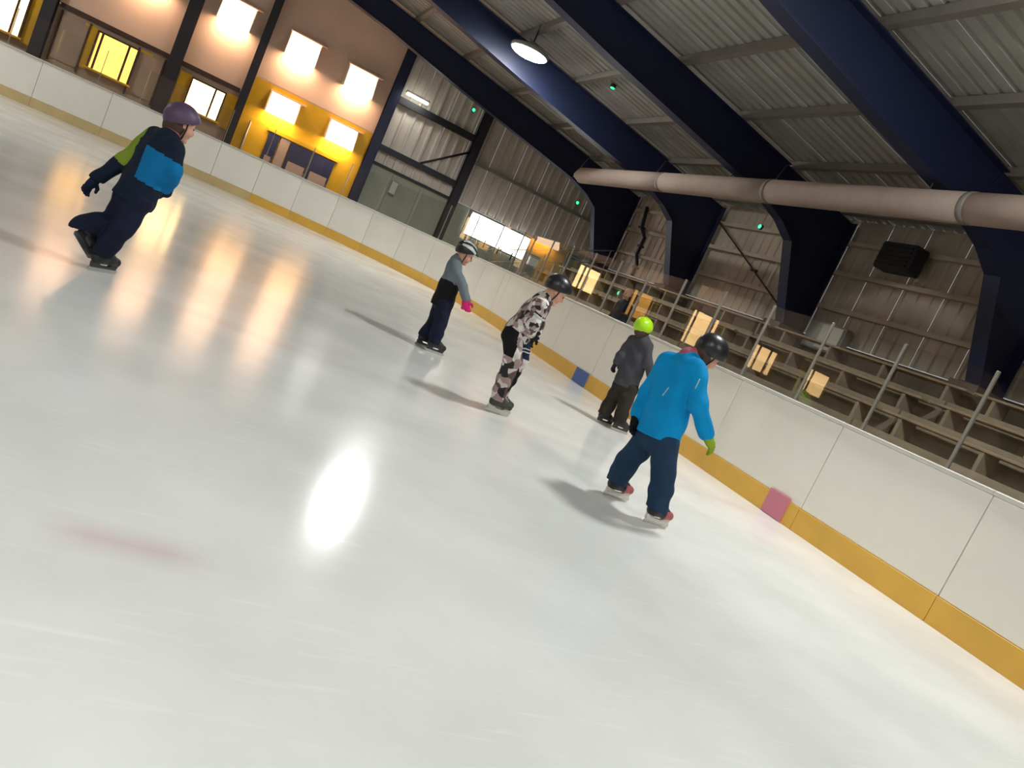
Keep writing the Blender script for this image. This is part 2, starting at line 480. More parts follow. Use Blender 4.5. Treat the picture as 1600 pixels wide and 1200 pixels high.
# ------------------------------------------------------------------ long duct under the rafters
duct = thing('air_duct', 'long pale fabric air duct hanging under the rafters above the stands', 'duct', (0, 0, 0))
DX, DZ, DR = 9.0, 4.52, 0.225
n = 0
y = 21.2
segs = [(21.2, 16.55), (16.5, 12.55), (12.5, 8.2), (8.15, 2.0), (1.95, -6.0)]
for a, b in segs:
    bm = bmesh.new()
    pts = [(DX, a - (a-b)*i/4, DZ) for i in range(5)]
    rr = [DR]*5
    if a > 21: pts = [(DX, 21.75, DZ), (DX, 21.6, DZ), (DX, 21.3, DZ)] + pts; rr = [0.03, 0.10, 0.19] + rr
    add_tube(bm, pts, rr, 20)
    bm_obj('duct_length', bm, MT['duct'], duct, smooth=True)
for yy in (16.52, 12.52, 8.17, 1.97):
    bm = bmesh.new(); add_tube(bm, [(DX, yy-0.05, DZ), (DX, yy+0.05, DZ)], DR+0.008, 20)
    bm_obj('duct_joint', bm, MT['purlin'], duct, smooth=True)
for yy in (19.0, 14.0, 9.0, 4.0):
    bm = bmesh.new(); add_tube(bm, [(DX, yy, DZ+DR-0.01), (DX, yy, 4.87)], 0.012, 6)
    bm_obj('hanger', bm, MT['darksteel'], duct)

# ------------------------------------------------------------------ lamps
def highbay(x, y, label, zb=6.0):
    root = thing('high_bay_lamp', label, 'lamp', (x, y, zb), 0, 'high bay lamps')
    bm = bmesh.new(); add_lathe(bm, [(0.45, 0.0), (0.47, 0.02), (0.46, 0.08), (0.30, 0.14), (0.16, 0.17), (0.12, 0.24)], 36)
    bm_obj('housing', bm, MT['grey'], root, smooth=True)
    bm = bmesh.new(); add_lathe(bm, [(0.25, -0.07), (0.36, -0.05), (0.42, -0.02), (0.43, -0.002)], 36)
    bm_obj('diffuser', bm, MT['lamp'], root, smooth=True)
    bm = bmesh.new(); add_tube(bm, [(0, 0, 0.23), (0, 0, z_roof(x)-zb-0.01)], 0.018, 8)
    bm_obj('hanging_rod', bm, MT['darksteel'], root)
    return root
highbay(5.1, 17.75, 'round white high bay lamp glowing under the roof, upper middle of the photo', 5.8)
for x, y, lb in ((5.3, 5.2, 'round high bay lamp above the nearest skater, above the frame'),
                 (5.3, -3.5, 'added unseen fill lamp behind the viewer on the right'),  # from here on: unseen lamps added to fill the ice and walls
                 (-2.0, -2.2, 'added unseen fill lamp behind the viewer in the middle'),
                 (-9.3, -2.2, 'added unseen fill lamp behind the viewer on the left'),
                 (-9.3, 13.0, 'added unseen fill lamp over the left of the rink, second from the far end'),
                 (-9.3, 20.0, 'added unseen fill lamp over the far left corner of the rink')):
    highbay(x, y, lb)

# LED panel on the far wall
lp = thing('wall_light', 'small rectangular cool white light on the dark far wall beside the rose plaster', 'light', (4.55, YF-0.55, 4.92))
box('housing', -0.40, 0.40, -0.09, 0.09, -0.02, 0.06, MT['grey'], lp, 0.015)
box('diffuser', -0.36, 0.36, -0.11, 0.08, -0.07, -0.021, MT['led'], lp)
tube('bracket', [(0, 0.05, 0.03), (0, 0.50, 0.03)], 0.025, MT['darksteel'], lp, 8)

# warm wall floods with hoods
def flood(x, z, label, wd=0.95, ht=0.72, group='warm flood lights on the far wall', sh=0.0):
    root = thing('flood_light', label, 'light', (x, YF-0.065, z), 0, group)
    d = 0.50
    # wedge: deep at the bottom, leaning back at the top; skewed side cheeks
    bm = bmesh.new()
    pr = [(-0.10, ht/2), (0.0, ht/2), (0.0, -ht/2+0.06), (-d, -ht/2)]
    a0, a1 = -wd/2+0.03, wd/2-0.03
    A = [bm.verts.new((a0, p[0], p[1])) for p in pr]; B = [bm.verts.new((a1, p[0], p[1])) for p in pr]
    bm.faces.new((A[0], B[0], B[3], A[3]))
    bm_obj('diffuser', bm, MT['flood'], root)
    bm = bmesh.new()
    bm.faces.new([bm.verts.new((x, p[0], p[1]+0.004)) for x, p in ((a0, pr[3]), (a1, pr[3]), (a1, pr[2]), (a0, pr[2]))])
    bm_obj('added_underglow', bm, MT['flood_under'], root)  # added glowing face that brightens the wall under the flood
    for s in (-1, 1):
        bm = bmesh.new()
        x0 = s*wd/2
        V0 = [bm.verts.new((x0-0.012, p[0], p[1])) for p in pr]; V1 = [bm.verts.new((x0+0.012, p[0], p[1])) for p in pr]
        bm.faces.new(V0); bm.faces.new(V1[::-1])
        for i in range(4): bm.faces.new((V0[i], V1[i], V1[(i+1) % 4], V0[(i+1) % 4]))
        bm_obj('side_cheek', bm, MT['white'], root)
    box('hood', -wd/2-0.04, wd/2+0.16, -0.16, 0.0, ht/2+0.005, ht/2+0.05, MT['plaster'], root, 0.008)
    box('back_plate', -wd/2+0.03, wd/2-0.03, -0.004, 0.003, -ht/2+0.07, ht/2, MT['grey'], root)
    return root
flood(-1.08, 4.66, 'warm square flood light on the rose plaster, upper row, left of the pair')
flood(0.92, 4.62, 'warm square flood light on the rose plaster, middle of the upper row')
flood(2.80, 4.56, 'warm square flood light on the rose plaster, right end of the upper row')
flood(-3.35, 4.66, 'warm square flood light at the top edge of the photo above the yellow lit window')
flood(-5.9, 4.66, 'warm square flood light out of view at the upper left')
flood(0.98, 2.80, 'warm flood light on the yellow wall, left of the two over the navy doors', 0.92, 0.64)
flood(2.86, 2.83, 'warm flood light on the yellow wall, right of the two over the navy doors', 0.92, 0.64)

# lit windows of the far wall
def lit_window(n, x, z, wd, ht, mull, pane, label, glow=True):
    root = thing('window_%d' % n, label, None, (x, YF-0.05, z), 0, None, 'structure')
    f = 0.045
    box('pane', -wd/2, wd/2, -0.02, -0.01, -ht/2, ht/2, pane, root)
    bm = bmesh.new()
    add_box(bm, -wd/2-f, wd/2+f, -0.16, 0.0, ht/2, ht/2+f)
    add_box(bm, -wd/2-f, -wd/2, -0.16, 0.0, -ht/2, ht/2)
    add_box(bm, wd/2, wd/2+f, -0.16, 0.0, -ht/2, ht/2)
    bm_obj('window_frame', bm, MT['frame'], root)
    box('window_sill', -wd/2-0.12, wd/2+0.12, -0.24, 0.0, -ht/2-0.06, -ht/2, MT['yellow'], root, 0.01)
    for mx in mull:
        box('mullion', mx-0.028, mx+0.028, -0.09, -0.021, -ht/2, ht/2, MT['frame'], root)
    for s in (-1, 1):
        # added board whose yellow colour stands for the window's side glow
        box('glow_board', min(s*(wd/2+f), s*(wd/2+f+0.34)), max(s*(wd/2+f), s*(wd/2+f+0.34)), -0.03, 0.0, -ht/2-0.1, ht/2+0.08, MT['yellow'], root)
    return root
lit_window(1, -1.10, 2.02, 0.92, 0.84, (0.20,), MT['winwarm'], 'white glowing window with one mullion behind the blue and green skater')
lit_window(2, -3.62, 1.98, 1.02, 1.0, (-0.42, 0.28), MT['winyellow'], 'yellow glowing window with two mullions at the upper left')
lit_window(3, -6.55, 2.1, 1.35, 1.35, (-0.45, 0.45), MT['winwarm'], 'tall glowing window cut by the left edge of the photo')
lit_window(4, -9.9, 2.1, 1.3, 1.0, (-0.3, 0.3), MT['winwarm'], 'glowing window far left, seen only as a reflection')
lit_window(5, -13.0, 2.15, 1.3, 1.0, (0.3,), MT['winwarm'], 'glowing window farthest left, seen only as a reflection')
# unlit framed panels between the windows
for xx in (-4.75, -2.75):
    pn = box('framed_panel', xx-0.33, xx+0.33, YF-0.09, YF-0.052, 1.3, 2.5, MT['brownw'], far)
    for e in (-0.36, 0.36):
        box('framed_panel_strip', xx+e-0.02, xx+e+0.02, YF-0.11, YF-0.052, 1.2, 2.6, MT['frame'], far)

# bright daylight window on the right of the far wall
dw = thing('window_6', 'large bright white window in the far gable wall', None, (8.98, YF-0.06, 2.05), 0, None, 'structure')
bm = bmesh.new()
pts = [(-1.18, -0.36), (1.18, -0.36), (1.18, 0.42), (-0.95, 0.42), (-1.18, 0.30)]
add_prism(bm, pts, -0.03, -0.01)
bm_obj('pane', bm, MT['day'], dw)
bm = bmesh.new()
add_box(bm, -1.26, 1.26, -0.12, 0.0, 0.42, 0.48); add_box(bm, -1.26, 1.26, -0.12, 0.0, -0.42, -0.36)
add_box(bm, -1.26, -1.18, -0.12, 0.0, -0.36, 0.42); add_box(bm, 1.18, 1.26, -0.12, 0.0, -0.36, 0.42)
bm_obj('window_frame', bm, MT['grey'], dw)
for xx in (-0.35, 0.2, 0.75):
    box('stanchion', xx-0.02, xx+0.02, -0.16, -0.121, -0.55, -0.28, MT['darksteel'], dw)

# navy doors in the yellow wall
dr = thing('door_1', 'navy double doors with rosy glass in the yellow far wall', None, (1.95, YF-0.055, 0), 0, None, 'structure')
for i, (a, b, zt) in enumerate(((-1.06, -0.72, 2.0), (-0.36, 0.32, 1.98), (0.36, 1.06, 1.98))):
    lf = box('door_leaf', a, b, -0.07, -0.01, 0.0, zt, MT['doornavy'], dr)
    box('door_glass', a+0.09, b-0.06, -0.085, -0.071, 0.35, 1.42 if i else 1.3, MT['doorglass'], lf)
    bm = bmesh.new(); add_tube(bm, [(b-0.04, -0.11, 0.9), (b-0.04, -0.11, 1.25)], 0.014, 6)
    bm_obj('door_handle', bm, MT['post'], lf)
box('door_glass', -0.68, -0.40, -0.06, -0.01, 0.1, 2.0, MT['doorglass'], dr)
box('door_frame', -1.14, 1.14, -0.09, -0.0, 2.02, 2.12, MT['yellow'], dr)
wr = thing('downpipe', 'pale thin downpipe on the yellow wall left of the navy doors', 'pipe', (0.28, YF-0.13, 0))
tube('pipe', [(0, 0, 0), (0, 0, 2.05)], 0.035, MT['post'], wr, 8)
box('pipe_clip', -0.05, 0.05, 0, 0.07, 1.6, 1.66, MT['post'], wr)

# things on the far wall beyond the corner glass
wb = thing('wall_cabinet', 'small pale grey box on the dark wall right of the yellow wall', 'box', (5.0, YF-0.12, 2.05))
box('body', -0.12, 0.12, -0.06, 0.09, -0.22, 0.22, MT['grey'], wb, 0.015)
box('front_plate', -0.10, 0.10, -0.075, -0.061, -0.19, 0.19, MT['rail'], wb)

# ------------------------------------------------------------------ boards and glass
def path_points(step_line, step_arc, y_start):
    pts = []; y = y_start
    while y < 15 - 0.3: pts.append((5.7, y)); y += step_line
    n = max(3, round(7*math.pi/2/step_arc))
    pts += arc(-1.3, 15, 7.0, 0, 90, n)
    k = max(2, round(7.7/step_line))
    pts += [(-1.3 - 7.7*i/k, 22.0) for i in range(1, k)]
    pts += arc(-9.0, 15, 7.0, 90, 180, n)
    return pts
boards = thing('rink_boards', 'white rink boards with a yellow kick strip around the ice', 'boards', (0, 0, 0))
P = path_points(1.56, 1.1, 0.63)
BH = 1.13
def seg_M(a, b):
    a = Vector((a[0], a[1], 0)); b = Vector((b[0], b[1], 0)); d = (b-a).normalized()
    nrm = Vector((d.y, -d.x, 0))      # points away from the ice
    M = Matrix.Identity(4)
    for i in range(3): M[i][0] = d[i]; M[i][1] = nrm[i]; M[i][2] = (0, 0, 1)[i]; M[i][3] = a[i]
    return M, (b-a).length
for i, (a, b) in enumerate(zip(P, P[1:])):
    M, ln = seg_M(a, b)
    g = 0.004
    ob = box('board_panel', g, ln-g, 0.0, 0.05, 0.225, BH-0.04, MT['board'], boards, 0.003, M=M)
    far_part = a[0] < 1.6
    box('kick_plate', g/2, ln-g/2, -0.012, 0.05, 0.0, 0.222, MT['kick_far'] if far_part else MT['kick'], boards, 0.003, M=M)
    box('cap_rail', 0.001, ln-0.001, -0.02, 0.09, BH-0.038, BH, MT['rail'], boards, 0.008, M=M)
    box('backing', 0.002, ln-0.002, 0.052, 0.12, 0.0, BH-0.04, MT['grey'], boards, M=M)
box('red_line_mark', 5.672, 5.6875, 5.45, 5.74, 0.005, 0.25, MT['markred'], boards)
box('blue_line_mark', 5.672, 5.6875, 10.02, 10.45, 0.005, 0.225, MT['markblue'], boards)

screen = thing('glass_screen', 'clear glass panes on slim posts standing on the rink boards', 'screen', (0, 0, 0))
G = path_points(0.92, 1.1, 0.54)
GT = 1.98
for i, (a, b) in enumerate(zip(G, G[1:])):
    M, ln = seg_M(a, b)
    # panes sit a little skewed in their posts
    Mg = M @ Matrix.Translation((ln/2, 0.036, 0)) @ Matrix.Rotation(math.radians(0.45), 4, 'Z')
    box('glass_pane', -ln/2+0.022, ln/2-0.022, -0.006, 0.006, BH+0.004, GT, MT['glass'], screen, M=Mg)
    bm = bmesh.new()
    hw = 0.013 if a[1] < 15 else 0.008
    add_box(bm, -hw, hw, 0.022, 0.052, BH+0.001, GT+0.01)
    bmesh.ops.bevel(bm, geom=list(bm.edges), offset=0.004, segments=1, affect='EDGES')
    bmesh.ops.transform(bm, matrix=M, verts=list(bm.verts))
    bm_obj('glass_post', bm, MT['post'], screen)

# ------------------------------------------------------------------ stands on the right
TX = [7.6, 8.4, 9.2, 10.0, 10.8, 11.55]
SL = ['brown bench stand nearest the viewer behind the glass at the lower right', 'brown bench stand behind the glass, second from the right',
      'brown bench stand behind the glass, third from the right', 'brown bench stand farthest away, beside the railing and the bright window']
for k in range(4):
    y0 = 3.6 + k*4.9; y1 = y0 + 4.86
    root = thing('bench_stand', SL[k], 'stand', (0, y0, -0.02), 0, 'bench stands')
    for j in range(5):
        zt = 0.42*(j+1)
        box('step', TX[j], TX[j+1]-0.004, 0, y1-y0, 0.0, zt, MT['tier'], root)
        # two seat planks on a row of short feet
        for q in (0.36, 0.56):
            box('seat_plank', TX[j]+q, TX[j]+q+0.17, 0.05, y1-y0-0.05, zt+0.28, zt+0.32, MT['wood'], root, 0.008)
        bm = bmesh.new()
        for yy in np.linspace(0.4, y1-y0-0.4, 4):
            add_box(bm, TX[j]+0.38, TX[j]+0.71, yy-0.03, yy+0.03, zt, zt+0.28)
        bm_obj('seat_support', bm, MT['tier'], root)
# railing at the far end of the stands
rl = thing('stair_railing', 'thin grey stair railing at the far end of the stands', 'railing', (0, 23.55, 0))
for i, (x, z) in enumerate(((7.9, 0.0), (9.3, 0.0), (10.7, 0.0), (12.1, 0.0))):
    tube('post', [(x, 0, -0.02), (x, 0, 1.3 + (x-7.6)*0.42)], 0.022, MT['grey'], rl, 6)
for o in (1.28, 0.85, 0.45):
    tube('handrail', [(7.8, 0, o + 0.09), (12.2, 0, o + (12.2-7.6)*0.42)], 0.02, MT['grey'], rl, 6)
# small white box on the steps
wbx = thing('white_box', 'small white box standing on the far end of the bench stand', 'box', (9.35, 22.9, 1.6))
box('body', -0.16, 0.16, -0.16, 0.16, -0.86+0.82, 0.24, MT['white'], wbx, 0.02)
box('lid', -0.175, 0.175, -0.175, 0.175, 0.241, 0.28, MT['rail'], wbx, 0.01)

# boxes on the right wall
bx = thing('wall_panel_box', 'pale grey panel box on the wall below the second column from the right', 'box', (12.30, 13.1, 2.62))
box('body', 0.0, 0.22, -0.55, 0.55, -0.30, 0.32, MT['grey'], bx, 0.02)
box('door', -0.03, -0.002, -0.50, 0.12, -0.26, 0.28, MT['rail'], bx, 0.01)
ht = thing('wall_heater', 'dark heater unit hanging high on the right wall between the two nearest columns', 'heater', (12.15, 12.0, 4.55))
box('body', -0.18, 0.22, -0.45, 0.45, -0.28, 0.28, MT['darksteel'], ht, 0.04)
for i in range(5):
    box('louvre', -0.215, -0.181, -0.38, 0.38, -0.20+i*0.09, -0.16+i*0.09, MT['black'], ht)
tube('bracket', [(0.2, 0, 0.2), (0.40, 0, 0.2)], 0.03, MT['darksteel'], ht, 6)

# green laser dots, built as small emitters in added lamp housings
def green_laser(p, axis, label):
    root = thing('green_laser_dot', label, 'light', p, 0, 'green laser dots')
    d = Vector(axis)
    R = Vector((0, 0, 1)).rotation_difference(d).to_matrix().to_4x4()
    bm = bmesh.new(); add_lathe(bm, [(0.07, 0.0), (0.07, 0.05), (0.05, 0.07)], 16, R); bm_obj('housing', bm, MT['black'], root)
    bm = bmesh.new(); add_lathe(bm, [(0.055, 0.071), (0.05, 0.09), (0.02, 0.10)], 16, R); bm_obj('lens', bm, MT['green'], root)
green_laser((7.27, 17.62, 6.14), (0, 0, -1), 'tiny green laser dot on the roof between the rafters, upper middle of the photo')
green_laser((6.44, 25.85, 5.46), (0, -1, 0), 'tiny green laser dot on the dark far wall, upper middle')
green_laser((11.21, 25.85, 4.34), (0, -1, 0), 'tiny green laser dot on the far wall above the bright window')
green_laser((12.45, 17.0, 4.84), (-1, 0, 0), 'tiny green laser dot on the right wall beside a column')
green_laser((10.79, 19.34, 1.84), (-1, 0, 0), 'green laser dot low on the stands above the person behind the glass')


# ------------------------------------------------------------------ people: signed-distance bodies and clothes
def V3(p): return np.array(p, dtype=np.float64)
def unit(v):
    v = V3(v); n = np.linalg.norm(v)
    return v/n if n > 1e-9 else v
class Sdf:
    """smooth union of round cones and ellipsoids, meshed with surface nets"""
    def __init__(s): s.pr = []; s.cuts = []; s.subs = []
    def cone(s, a, b, ra, rb, k=0.03): s.pr.append(('c', V3(a), V3(b), ra, rb, k)); return s
    def chain(s, pts, rad, k=0.03):
        for i in range(len(pts)-1): s.cone(pts[i], pts[i+1], rad[i], rad[i+1], k)
        return s
    def ell(s, c, r, R=None, k=0.02): s.pr.append(('e', V3(c), V3(r), np.eye(3) if R is None else np.array(R), 0, k)); return s
    def box(s, c, r, R=None, rd=0.01, k=0.01): s.pr.append(('b', V3(c), V3(r), np.eye(3) if R is None else np.array(R), rd, k)); return s
    def cut(s, p, n): s.cuts.append((V3(p), unit(n))); return s          # keep the side n points away from
    def sub(s, c, r, R=None, k=0.01): s.subs.append(('e', V3(c), V3(r), np.eye(3) if R is None else np.array(R), 0, k)); return s
    @staticmethod
    def bounds(p):
        if p[0] == 'c':
            m = max(p[3], p[4]); return np.minimum(p[1], p[2])-m, np.maximum(p[1], p[2])+m
        m = np.max(p[2]) * (1.75 if p[0] == 'b' else 1.0); return p[1]-m, p[1]+m
    @staticmethod
    def dist(p, X, Y, Z):
        if p[0] == 'c':
            a, b, ra, rb = p[1:5]; d = b-a; L2 = max(d@d, 1e-12)
            t = np.clip(((X-a[0])*d[0]+(Y-a[1])*d[1]+(Z-a[2])*d[2])/L2, 0, 1)
            return np.sqrt((X-a[0]-t*d[0])**2+(Y-a[1]-t*d[1])**2+(Z-a[2]-t*d[2])**2) - (ra+(rb-ra)*t)
        c, r, R, rd = p[1:5]
        x, y, z = X-c[0], Y-c[1], Z-c[2]
        q = [R[0][i]*x+R[1][i]*y+R[2][i]*z for i in range(3)]      # columns of R are the local axes
        if p[0] == 'e':
            k0 = np.sqrt((q[0]/r[0])**2+(q[1]/r[1])**2+(q[2]/r[2])**2)
            k1 = np.sqrt((q[0]/r[0]**2)**2+(q[1]/r[1]**2)**2+(q[2]/r[2]**2)**2)+1e-9
            return np.where(k0 < 1e-4, -np.min(r), k0*(k0-1)/k1)
        q = [np.abs(q[i])-r[i]+rd for i in range(3)]
        out = np.sqrt(np.maximum(q[0], 0)**2+np.maximum(q[1], 0)**2+np.maximum(q[2], 0)**2)
        return out+np.minimum(np.maximum(q[0], np.maximum(q[1], q[2])), 0)-rd
    def mesh(s, name, h, wrinkle=0.0, wf=38.0, seed=0):
        B = [s.bounds(p) for p in s.pr]
        lo = np.min([b[0] for b in B], 0)-3*h-0.01; hi = np.max([b[1] for b in B], 0)+3*h+0.01
        n = np.ceil((hi-lo)/h).astype(int)+1
        ax = [lo[i]+h*np.arange(n[i]) for i in range(3)]
        F = np.full(n, 0.5)
        for p, (bl, bh) in zip(s.pr, B):
            k = p[5]; mgn = k+0.02+2*h
            i0 = np.maximum(np.floor((bl-mgn-lo)/h).astype(int), 0); i1 = np.minimum(np.ceil((bh+mgn-lo)/h).astype(int)+1, n)
            sl = tuple(slice(i0[i], i1[i]) for i in range(3))
            X, Y, Z = np.meshgrid(ax[0][sl[0]], ax[1][sl[1]], ax[2][sl[2]], indexing='ij', sparse=True)
            d = s.dist(p, X, Y, Z); f = F[sl]
            hh = np.maximum(k-np.abs(f-d), 0)/max(k, 1e-6)
            F[sl] = np.minimum(f, d)-hh*hh*k*0.25
        X, Y, Z = np.meshgrid(*ax, indexing='ij', sparse=True)
        for p in s.subs:
            F = np.maximum(F, -s.dist(p, X, Y, Z))
        if wrinkle > 0:
            ph = seed*1.7
            F = F + wrinkle*(np.sin(wf*(Z+0.25*X)+2.2*np.sin(13*X+ph)+1.7*np.sin(17*Y+ph))*0.6
                             + np.sin(wf*0.7*(X-Y)+3*np.sin(11*Z+ph))*0.4)
        for p, nn in s.cuts:
            F = np.maximum(F, (X-p[0])*nn[0]+(Y-p[1])*nn[1]+(Z-p[2])*nn[2])
        return nets(name, F, lo, h)
def nets(name, F, lo, h):
    nx, ny_, nz = F.shape
    ins = F < 0
    c = np.zeros((nx-1, ny_-1, nz-1), int)
    for a in (0, 1):
        for b in (0, 1):
            for d in (0, 1):
                c += ins[a:nx-1+a, b:ny_-1+b, d:nz-1+d]
    act = (c > 0) & (c < 8)
    idx = np.full(act.shape, -1); I = np.argwhere(act); idx[act] = np.arange(len(I))
    acc = np.zeros((len(I), 3)); cnt = np.zeros(len(I))
    cor = [(a, b, d) for a in (0, 1) for b in (0, 1) for d in (0, 1)]
    val = {q: F[I[:, 0]+q[0], I[:, 1]+q[1], I[:, 2]+q[2]] for q in cor}
    for q in cor:
        for axx in range(3):
            if q[axx] == 1: continue
            r = list(q); r[axx] = 1; r = tuple(r)
            f0, f1 = val[q], val[r]; cr = (f0 < 0) != (f1 < 0)
            t = np.where(cr, f0/np.where(np.abs(f0-f1) < 1e-12, 1, f0-f1), 0)
            P = np.tile(np.array(q, float), (len(I), 1)); P[:, axx] = t
            acc += P*cr[:, None]; cnt += cr
    V = (I+acc/np.maximum(cnt, 1)[:, None])*h+lo
    faces = []
    for axx in range(3):
        u, v = (axx+1) % 3, (axx+2) % 3
        sl0 = [slice(None)]*3; sl1 = [slice(None)]*3; sl0[axx] = slice(0, -1); sl1[axx] = slice(1, None)
        e0, e1 = ins[tuple(sl0)], ins[tuple(sl1)]
        cr = np.argwhere(e0 != e1)
        ok = (cr[:, u] > 0) & (cr[:, v] > 0) & (cr[:, u] < F.shape[u]-1) & (cr[:, v] < F.shape[v]-1)
        cr = cr[ok]; sgn = e0[cr[:, 0], cr[:, 1], cr[:, 2]]
        def at(du, dv):
            q = cr.copy(); q[:, u] -= du; q[:, v] -= dv
            return idx[q[:, 0], q[:, 1], q[:, 2]]
        A, Bq, Cq, D = at(1, 1), at(0, 1), at(0, 0), at(1, 0)
        Q = np.stack([A, Bq, Cq, D], 1)
        Q[~sgn] = Q[~sgn][:, ::-1]
        faces.append(Q)
    Q = np.concatenate(faces)
    Q = Q[(Q >= 0).all(1)]
    me = bpy.data.meshes.new(name)
    me.vertices.add(len(V)); me.vertices.foreach_set('co', V.astype(np.float32).ravel())
    me.loops.add(len(Q)*4); me.loops.foreach_set('vertex_index', Q.astype(np.int32).ravel())
    me.polygons.add(len(Q))
    me.polygons.foreach_set('loop_start', np.arange(0, len(Q)*4, 4, dtype=np.int32))
    me.update(calc_edges=True); me.validate()
    me.polygons.foreach_set('use_smooth', np.ones(len(me.polygons), dtype=bool))
    return me
def paint(me, mats, fn):
    for mm in mats: me.materials.append(mm)
    for p in me.polygons: p.material_index = fn(V3(p.center))

SKIN = mat('skin', rgb(214, 160, 136), 0.55)
HAIR = mat('brown_hair', rgb(70, 48, 36), 0.7)
EYE = mat('eye', rgb(40, 30, 26), 0.25)
LIP = mat('lip', rgb(180, 105, 98), 0.5)
BLADE = mat('steel_blade', rgb(200, 200, 200), 0.25, 0.9)
def cloth(name, r, g, b, v=0.10): return mat(name, rgb(r, g, b), 0.85, 0, v, 9.0, 0.15, 160.0, 0.2)

def frame3(f, upv):
    f = unit(f); l = unit(np.cross(upv, f)); u = np.cross(f, l)
    return np.stack([f, l, u], 1)          # columns forward, left, up

def build_glove(name, wr, ha, fwdv, side, mt, root, sc=1.0):
    """glove with a palm, four curled fingers and a thumb; wr->ha runs down the hand"""
    d = unit(V3(ha)-V3(wr)); inn = unit(fwdv)
    nrm = unit(np.cross(d, inn))*(1 if side > 0 else -1)     # palm side roughly towards the body
    brd = unit(np.cross(nrm, d))                              # across the knuckles
    if brd @ inn < 0: brd = -brd                              # index finger leads
    w0 = V3(wr)
    R = np.stack([d, brd, nrm], 1)
    S = Sdf()
    S.cone(w0-d*0.03, w0+d*0.015, 0.034*sc, 0.030*sc, 0.01)
    S.ell(w0+d*0.045*sc, (0.046*sc, 0.036*sc, 0.021*sc), R, 0.015)
    for i, (o, ln) in enumerate(((0.026, 0.050), (0.009, 0.057), (-0.008, 0.053), (-0.025, 0.042))):
        k0 = w0+d*0.078*sc+brd*o*sc
        k1 = k0+(d*0.86+nrm*0.32)*ln*0.55*sc
        k2 = k1+(d*0.45+nrm*0.85)*ln*0.50*sc
        S.chain([k0, k1, k2], [0.0105*sc, 0.010*sc, 0.0085*sc], 0.004)
    t0 = w0+d*0.025*sc+brd*0.030*sc; t1 = t0+(d*0.55+brd*0.6+nrm*0.3)*0.036*sc; t2 = t1+(d*0.85+nrm*0.4)*0.028*sc
    S.chain([t0, t1, t2], [0.013*sc, 0.012*sc, 0.010*sc], 0.006)
    me = S.mesh(name, 0.0045)
    return link(name, me, mt, root)

def build_skate(foot, yaw, tilt, roll, boot_mt, holder_mt, root, accent=None):
    """ice skate whose blade bottom centre sits at foot"""
    M = Matrix.Translation(Vector(foot)) @ Matrix.Rotation(yaw, 4, 'Z') @ Matrix.Rotation(tilt, 4, 'Y') @ Matrix.Rotation(roll, 4, 'X')
    S = Sdf()
    S.chain([(-0.055, 0, 0.205), (-0.05, 0, 0.135), (-0.06, 0, 0.10)], [0.042, 0.040, 0.040], 0.02)
    S.cone((-0.065, 0, 0.092), (0.03, 0, 0.092), 0.038, 0.040, 0.03)
    S.cone((0.03, 0, 0.092), (0.088, 0, 0.084), 0.040, 0.032, 0.02)
    S.cone((-0.03, 0, 0.15), (0.02, 0, 0.112), 0.030, 0.026, 0.03)
    S.cut((0, 0, 0.062), (0, 0, -1)); S.cut((-0.05, 0, 0.215), (-0.25, 0, 1))
    me = S.mesh('boot', 0.006); me.transform(M)
    if accent is not None:
        Mi = M.inverted()
        paint(me, [boot_mt, accent], lambda c: 1 if (lambda q: q.x > 0.02 and q.z < 0.12)(Mi @ Vector(c)) else 0)
    boot = link('skate_boot', me, None if accent is not None else boot_mt, root)
    # holder with two pillars, side profile in x,z
    bm = bmesh.new()
    prof = [(-0.105, 0.064), (-0.10, 0.028), (0.098, 0.028), (0.11, 0.064), (0.065, 0.066), (0.035, 0.046), (-0.03, 0.046), (-0.055, 0.066)]
    add_prism(bm, prof, -0.011, 0.011)
    bmesh.ops.transform(bm, matrix=M, verts=list(bm.verts))
    bm_obj('blade_holder', bm, holder_mt, boot)
    bm = bmesh.new()
    add_prism(bm, [(-0.118, 0.014), (-0.108, 0.0), (0.105, 0.0), (0.122, 0.010), (0.118, 0.029), (-0.112, 0.029)], -0.003, 0.003)
    bmesh.ops.transform(bm, matrix=M, verts=list(bm.verts))
    bm_obj('blade', bm, BLADE, boot)
    bm = bmesh.new()
    for i in range(4):
        t = i/3; x = 0.055-0.065*t; z = 0.122+0.052*t
        add_tube(bm, [(x, -0.024, z-0.006), (x+0.006, 0, z+0.010), (x, 0.024, z-0.006)], 0.0035, 5)
    bmesh.ops.transform(bm, matrix=M, verts=list(bm.verts))
    bm_obj('laces', bm, MT['rail'], boot)

